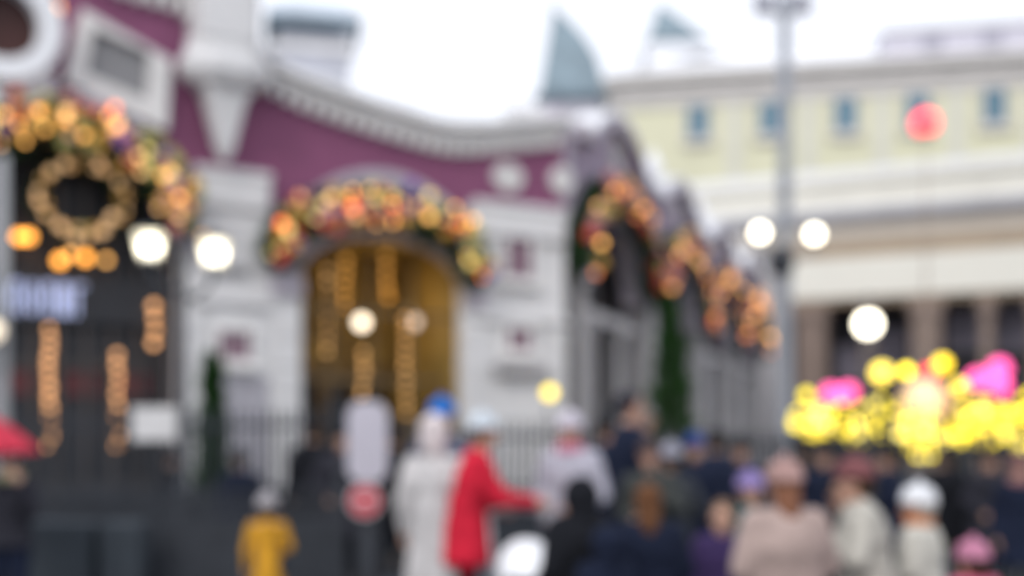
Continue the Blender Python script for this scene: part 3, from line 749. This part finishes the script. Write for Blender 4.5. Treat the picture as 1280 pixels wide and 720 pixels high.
# ------------------------------------------------------------------ conifers
def conifer(label, px, D, H, R, m):
    t = thing('conifer_tree', label, 'tree', at0(px, D))
    MB().tube([(0,0,0), (0.02,0,H*.5), (0,0,H*.96)], [R*.16, R*.10, .012], 8).build('trunk', M_TRUNK, t)
    mb = MB()
    for k in range(1500):
        f_ = random.random()**.8; z = .25+(H-.25)*f_; rr = R*(1-f_)**.6*random.uniform(.35, 1.08)*(1+.15*sin(z*9))
        a = random.uniform(0, 2*pi); p_ = Vector((rr*cos(a), rr*sin(a), z))
        v = Vector((cos(a)*.5, sin(a)*.5, random.uniform(.2, 1))).normalized()
        s_ = v.orthogonal().normalized()*.035; q = p_+v*random.uniform(.10, .24)
        mb.face([mb.bm.verts.new(x_) for x_ in (p_-s_, p_+s_, q)])
        s2 = v.cross(s_); mb.face([mb.bm.verts.new(x_) for x_ in (p_-s2, p_+s2, q)])
    mb.build('crown', m, t)
conifer('tall narrow dark green conifer in front of the receding arcade', 838, 20, 3.7, .48, M_CONIFER)
conifer('small narrow conifer beside the white pier and the square lanterns', 266, 16.5, 2.6, .24, M_CONIFER)

# ------------------------------------------------------------------ fences
def fence(label, p0, p1, H, step=.10, bar=.032):
    p0, p1 = Vector(p0), Vector(p1); L_ = (p1-p0).length; a = atan2(p1.y-p0.y, p1.x-p0.x)
    t = thing('iron_fence', label, 'fence', (p0.x, p0.y, 0), a)
    pn = MB(); n = int(L_/step)
    for k in range(n):
        x_ = (k+.5)*L_/n; pn.box(x_-bar/2, x_+bar/2, -bar/2, bar/2, .12, H-.06)
        pn.lathe([(bar*.9, H-.07), (.003, H+.05)], (x_, 0, 0), 4)
    for z in (.15, .9, H-.2): pn.box(0, L_, -.02, .02, z, z+.045)
    pn.build('railing', M_IRON, t)
    MB().box(.02, L_-.02, -.008, .008, .18, .84).build('darkening_sheet', M_IRON, t)  # added sheet that darkens the lower part of the fence
    m = max(1, int(L_/2.4))
    for k in range(m+1): MB().box(k*L_/m-.04, k*L_/m+.04, -.04, .04, 0, H+.1).lathe([(.02, H+.1), (.05, H+.15), (.02, H+.2)], (k*L_/m, 0, 0), 10).build('post', M_IRON, t)
fence('black iron fence in front of the dark shop and white pier', (-6.2, 12.6, 0), (-2.15, 14.4, 0), 1.85)
fence('black iron fence before the central doorway and right pier', (-2.0, 14.5, 0), (1.3, 15.4, 0), 1.72)
fence('black iron fence along the arcade and the foot of the lamp mast', (1.5, 15.5, 0), (5.3, 17.0, 0), 1.6)
fence('black iron fence behind the people at the right', (5.4, 17.0, 0), (9.5, 15.5, 0), 1.5)
fence('low black railing added nearest the camera to darken the bottom left, behind the mustard coated child', at0(-70, 10.3), at0(425, 10.6), 1.12, step=.085, bar=.03)  # extra run of railing, added to darken the bottom left

# low barriers, bottom left
def barrier(label, px, D, w_, h_):
    t = thing('concrete_barrier', label, 'barrier', at0(px, D), 0, 'low barriers at the bottom left')
    MB().prism_xz([(-w_/2, 0), (w_/2, 0), (w_/2, h_), (-w_/2, h_)], -.15, .15).build('block', M_NAVYBAR, t, bevel=.03)
    MB().box(-w_/2+.1, w_/2-.1, -.2, .2, -.0, .1).build('foot', M_IRON, t)
barrier('wider blue grey barrier at the bottom left corner', 78, 10, .58, .86)
barrier('narrower blue grey barrier just left of the mustard child', 156, 10, .34, .86)

# white notice board, no-entry sign
t = thing('notice_board', 'small plain white board on a dark post beside the white pier', 'sign', at0(194, 12.2))
z0 = at(0, 530, 12.2).z
MB().box(-.235, .235, -.015, .015, z0-.17, z0+.17).build('panel', M_WHITE, t, bevel=.006)
MB().tube([(0, .03, 0), (0, .03, z0+.1)], .025, 8).box(-.12, .12, -.1, .16, 0, .03).build('post', M_IRON, t)
D = 10.0
t = thing('road_sign_post', 'white rounded board over a round red no entry sign on a dark pillar', 'sign', at0(461, D))
zc = at(0, 552, D).z; hh = 50/F*D; ww = 25/F*D
pn = MB(); poly = []
for cx_, cz_, a0 in ((ww-.12, hh-.12, 0), (-ww+.12, hh-.12, pi/2), (-ww+.12, -hh+.12, pi), (ww-.12, -hh+.12, 1.5*pi)):
    for i in range(6): a = a0+pi/2*i/5; poly.append((cx_+.12*cos(a), zc+cz_+.12*sin(a)))
pn.prism_xz(poly, -.10, -.07); pn.build('board', mat('lilac_white_board', (.52, .50, .57), .6, .08), t)
zs = at(0, 625, D).z
o = MB().lathe([(.142, 0), (.142, .012)], seg=28).build('sign_rim', M_WHITE, t); o.matrix_local = Matrix.Translation((-.02, -.09, zs)) @ Matrix.Rotation(pi/2, 4, 'X')
o2 = MB().lathe([(.125, 0), (.125, .005)], (0, 0, .013), 28).build('disc', mat('sign_red', (.55, .03, .06), .5, .05), o)
MB().box(-.07, .07, -.016, .016, .0185, .023).build('bar', M_WHITE, o)
MB().box(-.10, .10, -.065, .065, 0, zc+hh-.1).build('post', M_IRON, t, bevel=.02)

# ------------------------------------------------------------------ people
SKIN = mat('skin', (.50, .29, .21), .6, .06, 20, bump=.05)
EYEM = mat('eye', (.03, .02, .02), .3, .1)
def remesh(mb, name, m, parent, voxel, smooth=3):
    bmesh.ops.recalc_face_normals(mb.bm, faces=mb.bm.faces)
    me = bpy.data.meshes.new('tmp'); mb.bm.to_mesh(me); mb.bm.free()
    o = bpy.data.objects.new('tmp', me); COL.objects.link(o)
    r_ = o.modifiers.new('r', 'REMESH'); r_.mode = 'VOXEL'; r_.voxel_size = voxel; r_.use_smooth_shade = True
    s_ = o.modifiers.new('s', 'SMOOTH'); s_.iterations = smooth; s_.factor = .5
    dg = bpy.context.evaluated_depsgraph_get(); ev = o.evaluated_get(dg)
    nm = bpy.data.meshes.new_from_object(ev); bpy.data.objects.remove(o); bpy.data.meshes.remove(me)
    nm.name = name; nm.materials.clear(); nm.materials.append(m)
    ob_ = bpy.data.objects.new(name, nm); COL.objects.link(ob_); ob_.parent = parent
    return ob_
def cap(mb, p, r, q, s, seg=10):
    p, q = Vector(p), Vector(q)
    mb.tube([p, q], [r, s], seg); mb.sphere(p, r, seg); mb.sphere(q, s, seg)
def chain(mb, pts):
    for (p, r), (q, s) in zip(pts, pts[1:]): cap(mb, p, r, q, s)
ARMS = {  # elbow, wrist offsets from the shoulder for the right arm (x out, y forward, z up), metres at 1.75 m
 'down': ((.07, -.03, -.29), (.08, .05, -.54)),
 'bent': ((.09, -.02, -.28), (-.02, .20, -.36)),
 'pocket': ((.13, -.06, -.27), (.03, .10, -.42)),
 'forward': ((.04, .14, -.26), (.0, .42, -.30)),
 'reach': ((.03, .22, -.18), (-.01, .47, -.22)),
 'raise': ((.09, .12, -.22), (.04, .24, .03)),
 'chest': ((.11, .04, -.27), (-.12, .22, -.16)),
}
COATS = {}
def clothm(c_): 
    nm = 'cloth_%02d%02d%02d' % tuple(int(v*99) for v in c_)
    return mat(nm, c_, .9, .28, 9, bump=.5, spec=.12)
def person(label, px, ytop, D, face, coat, trous, hat=None, hatc=(.5,.5,.5), hair=(.06,.035,.02), longhair=False, arms=('down','down'), coatlen=.80, lean=0.0, puff=1.0, scarf=None, group='people walking in the square', height=None, turn=0, zoff=0):
    H = height or (EYE+(HY-ytop)/F*D)
    hatadd = .035 if hat else .01
    k = (H-hatadd)/1.75; hk = 1+max(0, (1.70-H))*.42      # children have bigger heads
    t = thing('person', label, 'person', at0(px, D), radians(face), group)
    ln = lean
    def P(x, y, z):
        if z > .95 and ln: y = y+(z-.95)*ln
        return Vector((x*k, y*k, z*k))
    hz = 1.75-.125*hk; hc = Vector(P(0, .02, hz))
    R = Matrix.Rotation(radians(turn), 3, 'Z'); hr = .098*hk*k
    def HD(x, y, z): return hc + R @ (Vector((x, y, z))*hk*k)
    b = MB()
    # torso, neck, head
    b.sphere(P(0, 0, .96), .155*k, 14, (1.05, .72, .8)); b.sphere(P(0, .0, 1.10), .14*k, 14, (1, .68, 1)); b.sphere(P(0, .01, 1.27), .165*k, 14, (1.0, .66, 1.05)); b.sphere(P(0, 0, 1.38), .14*k, 12, (1.2, .6, .6))
    cap(b, P(0, -.005, 1.40), .062*k, P(0, .01, hz-.07), .055*k)
    b.sphere(HD(0, -.012, .02), hr, 18, (.80, .98, 1.02)); b.sphere(HD(0, .018, -.055), hr*.72, 14, (.84, .92, 1.0)); b.sphere(HD(0, .045, -.095), hr*.34, 10)
    cap(b, HD(0, .085, .005), .010*hk*k, HD(0, .108, -.035), .016*hk*k)           # nose
    cap(b, HD(-.022, .084, -.068), .008*hk*k, HD(.022, .084, -.068), .008*hk*k)   # lips
    cap(b, HD(-.035, .078, .025), .010*hk*k, HD(.035, .078, .025), .010*hk*k)     # brow
    for s in (-1, 1): b.sphere(HD(s*.080, -.005, -.015), .022*hk*k, 10, (.4, .8, 1.2))
    # legs
    for s in (-1, 1):
        chain(b, [(P(s*.09, 0, .90), .088*k), (P(s*.10, .015, .50), .058*k), (P(s*.10, -.01, .36), .055*k), (P(s*.10, -.03, .09), .038*k)])
        cap(b, P(s*.10, -.035, .045), .036*k, P(s*.115, .13, .03), .028*k)
    wrists = []
    for s, arm in zip((-1, 1), arms):
        e, w_ = ARMS[arm]; sh = P(s*.178, 0, 1.395)
        e = sh+Vector((s*e[0], e[1], e[2]))*k; w_ = sh+Vector((s*w_[0], w_[1], w_[2]))*k
        chain(b, [(sh, .054*k), (e, .040*k), (w_, .027*k)])
        d = (w_-e).normalized(); inn = Vector((-s, 0, 0)); inn = (inn-d*inn.dot(d)).normalized(); up = d.cross(inn)*(s)
        # palm + fingers: across = up axis
        pc = w_+d*.055*k; cap(b, w_+d*.02*k, .024*k, pc, .030*k); b.sphere(pc+up*.018*k, .024*k, 8); b.sphere(pc-up*.018*k, .024*k, 8)
        for i, (o_, fl) in enumerate(((.030, .062), (.011, .072), (-.010, .067), (-.030, .052))):
            a0 = w_+d*.085*k+up*o_*k; a1 = a0+(d*.9+inn*.3)*fl*.5*k; a2 = a1+(d*.55+inn*.8)*fl*.5*k
            chain(b, [(a0, .0105*k), (a1, .0098*k), (a2, .0088*k)])
        tb = w_+d*.035*k+up*.030*k; t1 = tb+(d*.5+up*.8+inn*.2)*.032*k; t2 = t1+(d*.9+up*.2+inn*.3)*.032*k
        chain(b, [(tb, .013*k), (t1, .011*k), (t2, .0095*k)])
        wrists.append((sh, e, w_, d))
    remesh(b, 'body', SKIN, t, .0095*max(k, .75), 2)
    for s in (-1, 1): MB().sphere(HD(s*.032, .078, .004), .0115*hk*k, 10).build('eye', EYEM, t, True)
    # coat: torso + sleeves + skirt
    c_ = MB(); pf = puff
    c_.sphere(P(0, 0, 1.36), .175*k*pf, 16, (1.18, .74, .62)); c_.sphere(P(0, .0, 1.24), .20*k*pf, 16, (1.05, .76, 1)); c_.sphere(P(0, 0, 1.06), .19*k*pf, 16, (1.03, .80, 1))
    zb_ = coatlen
    prof = [(.16, 1.12), (.195*pf, 1.0), (.21*pf, .92), (.215*pf+(.92-zb_)*.10, zb_+.02), (.20*pf+(.92-zb_)*.10, zb_)]
    c_.rings([[P(r_*cos(a)*1.0, r_*sin(a)*.80, z_) for a in frange(0, 2*pi, 18)[:-1]] for r_, z_ in prof])
    for (sh, e, w_, d) in wrists:
        chain(c_, [(sh+Vector((0,0,-.01*k)), .082*k*pf), (e, .066*k*pf), (w_-d*.01*k, .050*k*pf)])
    c_.tube([P(0, 0, 1.40), P(0, .01, 1.495)], [.10*k*pf, .082*k], 14)
    if hat == 'hood':
        pass
    remesh(c_, 'coat', clothm(coat), t, .019*k, 4)
    # trousers
    tr_ = MB()
    tr_.sphere(P(0, 0, .93), .165*k, 14, (1.05, .74, .8))
    for s in (-1, 1): chain(tr_, [(P(s*.09, 0, .88), .102*k), (P(s*.10, .015, .50), .075*k), (P(s*.10, -.02, .14), .062*k)])
    remesh(tr_, 'trousers', clothm(trous), t, .02*k, 3)
    for s in (-1, 1):
        sh_ = MB(); cap(sh_, P(s*.10, -.04, .055), .052*k, P(s*.115, .15, .042), .040*k); cap(sh_, P(s*.10, -.035, .20), .066*k, P(s*.10, -.035, .06), .052*k)
        remesh(sh_, 'boot', clothm((.04, .035, .035)), t, .014*k, 2)
    # hair
    h_ = MB(); h_.sphere(HD(0, -.028, .032), hr*1.10, 16, (.83, .95, .98)); 
    if longhair: h_.sphere(HD(0, -.065, -.06), hr*.95, 14, (.85, .6, 1.15)); cap(h_, HD(0, -.085, -.10), .068*hk*k, HD(0, -.115, -.27), .035*hk*k)
    else: h_.sphere(HD(0, -.055, -.02), hr*.86, 14, (.88, .75, .95))
    remesh(h_, 'hair', clothm(hair), t, .013*k, 2)
    if hat == 'beanie':
        a = MB(); rr = hr*1.2
        a.rings([[HD(0, 0, 0)+R @ Vector((r_*cos(q)*.86*rr, r_*sin(q)*rr*1.0-.012*k, z_*rr)) for q in frange(0, 2*pi, 20)[:-1]] for r_, z_ in ((.90, .22), (1.03, .22), (1.05, .45), (1.0, .46), (.98, .75), (.82, 1.02), (.55, 1.2), (.2, 1.3))])
        a.sphere(HD(0, -.01, .125*1.28), .026*hk*k, 8)
        a.build('hat', clothm(hatc), t, True)
    if hat == 'hood':
        a = MB(); a.sphere(HD(0, -.035, .012), hr*1.38, 16, (.88, .92, 1.0)); a.sphere(HD(0, -.07, -.10), hr*1.1, 12, (1, .8, .8))
        remesh(a, 'hood', clothm(hatc), t, .015*k, 3)
    if scarf:
        a = MB(); a.lathe([(.085*k, 0), (.115*k, .02*k), (.12*k, .06*k), (.10*k, .095*k), (.08*k, .09*k)], P(0, .01, 1.435), 16)
        a.build('scarf', clothm(scarf), t, True)
    return t
NAVY = (.013, .018, .038); BLACK = (.012, .013, .017); DGREY = (.03, .03, .04)
person('child in a mustard yellow coat and pale grey hat, seen from behind', 334, 614, 9.3, 10, (.62, .31, .03), NAVY, 'beanie', (.42, .40, .42), arms=('down', 'bent'), coatlen=.62, puff=.8)
person('woman in a long off white padded coat with a pale hood, facing away', 543, 514, 9, -12, (.56, .54, .54), (.20, .20, .24), 'hood', (.62, .55, .55), arms=('down', 'down'), coatlen=.42, puff=.88)
person('tall person in a dark coat and bright blue hat behind the woman in off white', 553, 497, 9.9, 170, (.10, .11, .16), BLACK, 'beanie', (.01, .16, .55), arms=('down', 'down'))
person('person in a bright red jacket and white hat pushing the pram', 580, 514, 9, -78, (.58, .02, .045), (.16, .01, .02), 'beanie', (.60, .66, .72), arms=('bent', 'forward'), coatlen=.62, lean=.20, puff=1.12)
person('person in a pale lilac jacket and white hat, left of the black coated child', 713, 514, 9.6, 150, (.44, .43, .50), (.10, .10, .14), 'beanie', (.62, .58, .66), longhair=True, arms=('bent', 'bent'), coatlen=.86, puff=1.2, scarf=(.5, .16, .25))
person('child in a black coat and black hood before the pale lilac jacket', 724, 590, 6.6, 40, BLACK, BLACK, 'hood', BLACK, coatlen=.6, arms=('bent', 'bent'), puff=1.45)
person('tall dark haired man in a navy coat raising his hand by the conifer', 786, 488, 10.5, -70, NAVY, BLACK, None, hair=(.02, .02, .03), arms=('raise', 'chest'), coatlen=.7, turn=-20)
person('pink faced person in a dark green grey coat, facing the camera', 812, 546, 9.6, 175, (.055, .06, .058), BLACK, 'beanie', (.07, .05, .05), arms=('chest', 'bent'), coatlen=.66)
person('person in a pale grey hat and dark coat beside the pink faced person', 839, 552, 10, 20, (.045, .05, .06), BLACK, 'beanie', (.30, .30, .36), arms=('down', 'pocket'), coatlen=.62)
person('child with ginger brown hair and a navy jacket, in front of the dark group', 810, 603, 6.6, 0, NAVY, NAVY, None, hair=(.13, .06, .03), longhair=True, arms=('bent', 'bent'), coatlen=.6, puff=1.25)
person('child in a dark blue padded jacket crouched low beside the ginger haired child', 758, 650, 6.3, 25, NAVY, NAVY, 'hood', NAVY, coatlen=.6, puff=1.25)
person('person in a dark blue coat with a deep blue hat, right of the dark group', 868, 540, 11, 185, NAVY, BLACK, 'beanie', (.02, .05, .20), arms=('pocket', 'down'), coatlen=.5, puff=1.1)
person('child in a teal jacket and lilac hat beside the beige fur coat', 937, 587, 8, 200, (.02, .10, .11), NAVY, 'beanie', (.26, .20, .42), coatlen=.66)
person('small bareheaded child in a purple jacket left of the lilac hat', 904, 624, 7, 160, (.055, .035, .11), NAVY, None, hair=(.17, .11, .07), coatlen=.66, puff=1.1)
person('woman in a beige pink fur coat with long brown hair and a pink hat', 981, 571, 6.0, 8, (.42, .32, .29), (.12, .10, .10), 'beanie', (.38, .24, .22), hair=(.22, .10, .06), longhair=True, arms=('bent', 'chest'), coatlen=.45, puff=1.28)
person('person in an ivory jacket and red hat facing left, elbow bent', 1086, 569, 6.5, 78, (.48, .46, .41), BLACK, 'beanie', (.20, .08, .085), arms=('chest', 'forward'), coatlen=.92, lean=.12, puff=1.15)
person('dark coated person with a black hat just left of the ivory jacket', 1050, 592, 8, 170, BLACK, BLACK, 'beanie', BLACK, coatlen=.6)
person('person in a cream coat and bright white hat with an orange scarf', 1150, 603, 6.9, 55, (.60, .58, .52), (.3, .28, .26), 'beanie', (.74, .77, .86), hair=(.45, .42, .38), arms=('bent', 'bent'), coatlen=.55, puff=1.2, scarf=(.52, .17, .04))
person('small child in a hot pink jacket and pale pink hat, bottom right', 1217, 671, 6.0, 20, (.55, .12, .20), NAVY, 'beanie', (.58, .24, .36), coatlen=.66, puff=1.15)
person('person in a dark coat, cream scarf and white hat under the red umbrella', 12, 552, 9, 175, DGREY, NAVY, 'beanie', (.60, .64, .72), arms=('raise', 'down'), coatlen=.86, scarf=(.45, .42, .26))
# dark clad passers-by farther back
for px, yt, D, fc, lb, cl in (
    (392, 522, 14, 10, 'dark coated passer-by at the left side of the central doorway', BLACK),
    (428, 530, 12.5, 195, 'dark coated passer-by just left of the white board', DGREY),
    (492, 528, 13.2, 20, 'dark coated passer-by between the white board and the off white coat', BLACK),
    (756, 520, 13.5, -60, 'dark coated passer-by behind the pale lilac jacket', NAVY),
    (896, 536, 13, 15, 'dark navy passer-by in front of the arcade, left of the lamp mast', NAVY),
    (925, 545, 12, 190, 'dark navy passer-by beside the foot of the lamp mast', NAVY),
    (1004, 548, 13, 5, 'dark navy passer-by under the left end of the yellow lights', BLACK),
    (1030, 552, 11.5, 180, 'dark navy passer-by between the fur coat and the red hat', NAVY),
    (1112, 556, 12, 80, 'dark navy passer-by behind the red hat', NAVY),
    (1184, 556, 12.5, 0, 'dark passer-by directly right of the white hat, farther back', BLACK),
    (1236, 558, 12, 200, 'dark passer-by behind the pink hatted child', DGREY),
    (1274, 566, 10.5, 175, 'passer-by in a dull rose scarf at the right edge', NAVY),
    (300, 560, 13.2, 30, 'short dark coated passer-by behind the mustard child', NAVY),
    (212, 560, 15.2, -70, 'short dark coated passer-by below the white board at the left', BLACK)):
    person(lb, px, yt, D, fc, cl, BLACK, 'beanie', BLACK if 'rose' not in lb else (.2, .1, .1), coatlen=.55, puff=1.15, arms=random.choice((('down','pocket'),('bent','down'),('pocket','pocket'))), scarf=(.4, .2, .2) if 'rose' in lb else None, group='dark clad passers-by')

# pram
pb = at0(660, 8.5)
t = thing('pram', 'pram with a rounded white hood in front of the person in red', 'pram', pb, radians(-82))
hd = MB(); rr = []
for i in range(9):
    a = -.35+(pi*.62+.35)*i/8
    rr.append([(.33*cos(a)*1.0*1.0+.02, .24*cos(b_)*1.0, .70+ (.33*sin(a))*max(.0, sin(b_))) for b_ in frange(0, pi, 10)])
hd.sphere((.05, 0, .62), .30, 20, (1.05, .75, .62), Matrix.Rotation(radians(28), 3, 'Y'))
hd.build('hood', M_SNOW, t, True)
tb = MB(); tb.rings([[(x_*s_+.02, y_*s_, z_) for x_, y_ in ((-.40,-.18),(.40,-.18),(.46,0),(.40,.18),(-.40,.18),(-.46,0))] for s_, z_ in ((.6,.34),(.9,.44),(1.0,.58),(1.03,.60))]); tb.build('carrycot', clothm(NAVY), t, bevel=.02)
fr = MB()
for s in (-1, 1):
    fr.tube([(-.36, s*.22, .14), (.0, s*.22, .40), (.34, s*.22, .12)], .013, 8)
    fr.tube([(.30, s*.22, .14), (-.30, s*.22, .74), (-.46, s*.22, 1.0)], .013, 8)
fr.tube([(-.46, -.22, 1.0), (-.48, 0, 1.02), (-.46, .22, 1.0)], .016, 8)
fr.build('frame', mat('pram_aluminium', (.4, .4, .42), .35, .1, metal=.7), t)
for x_ in (-.36, .34):
    for s in (-1, 1):
        w_ = MB(); w_.archring(0, 0, .095, .095, .13, .13, -.02, .02, 24, 0, 2*pi); wo = w_.build('wheel', M_IRON, t, False, (x_, s*.25, .13))
        rm = MB(); rm.archring(0, 0, .08, .08, .094, .094, -.012, .012, 24, 0, 2*pi); rm.lathe([(.02,-.012),(.02,.012)], seg=8)
        for q in range(6): rm.tube([(0,0,0), (.085*cos(q*pi/3), 0, .085*sin(q*pi/3))], .005, 5)
        rm.build('rim', M_GREYMETAL, wo)
# red umbrella at the left edge
uc = at(-28, 512, 9)
t = thing('umbrella', 'open red umbrella at the left edge over the person in the cream scarf', 'umbrella', (uc.x, uc.y, 0))
R_ = .46; n = 16; rings = []
for i in range(8):
    f_ = i/7
    rings.append([((R_*f_+.01)*cos(2*pi*j/n)*(1 if j % 2 == 0 else .95), (R_*f_+.01)*sin(2*pi*j/n)*(1 if j % 2 == 0 else .95), uc.z-.02-.30*f_**1.6) for j in range(n)])
cn = MB(); cn.rings(rings, cap=False); o = cn.build('canopy', clothm((.50, .04, .07)), t, True)
sm = o.modifiers.new('thick', 'SOLIDIFY'); sm.thickness = .004
MB().tube([(0,0,uc.z+.05), (.01,0,1.15), (.01, 0, 1.02), (.04, 0, .98), (.07, 0, 1.02)], .008, 8).build('shaft', M_IRON, t)
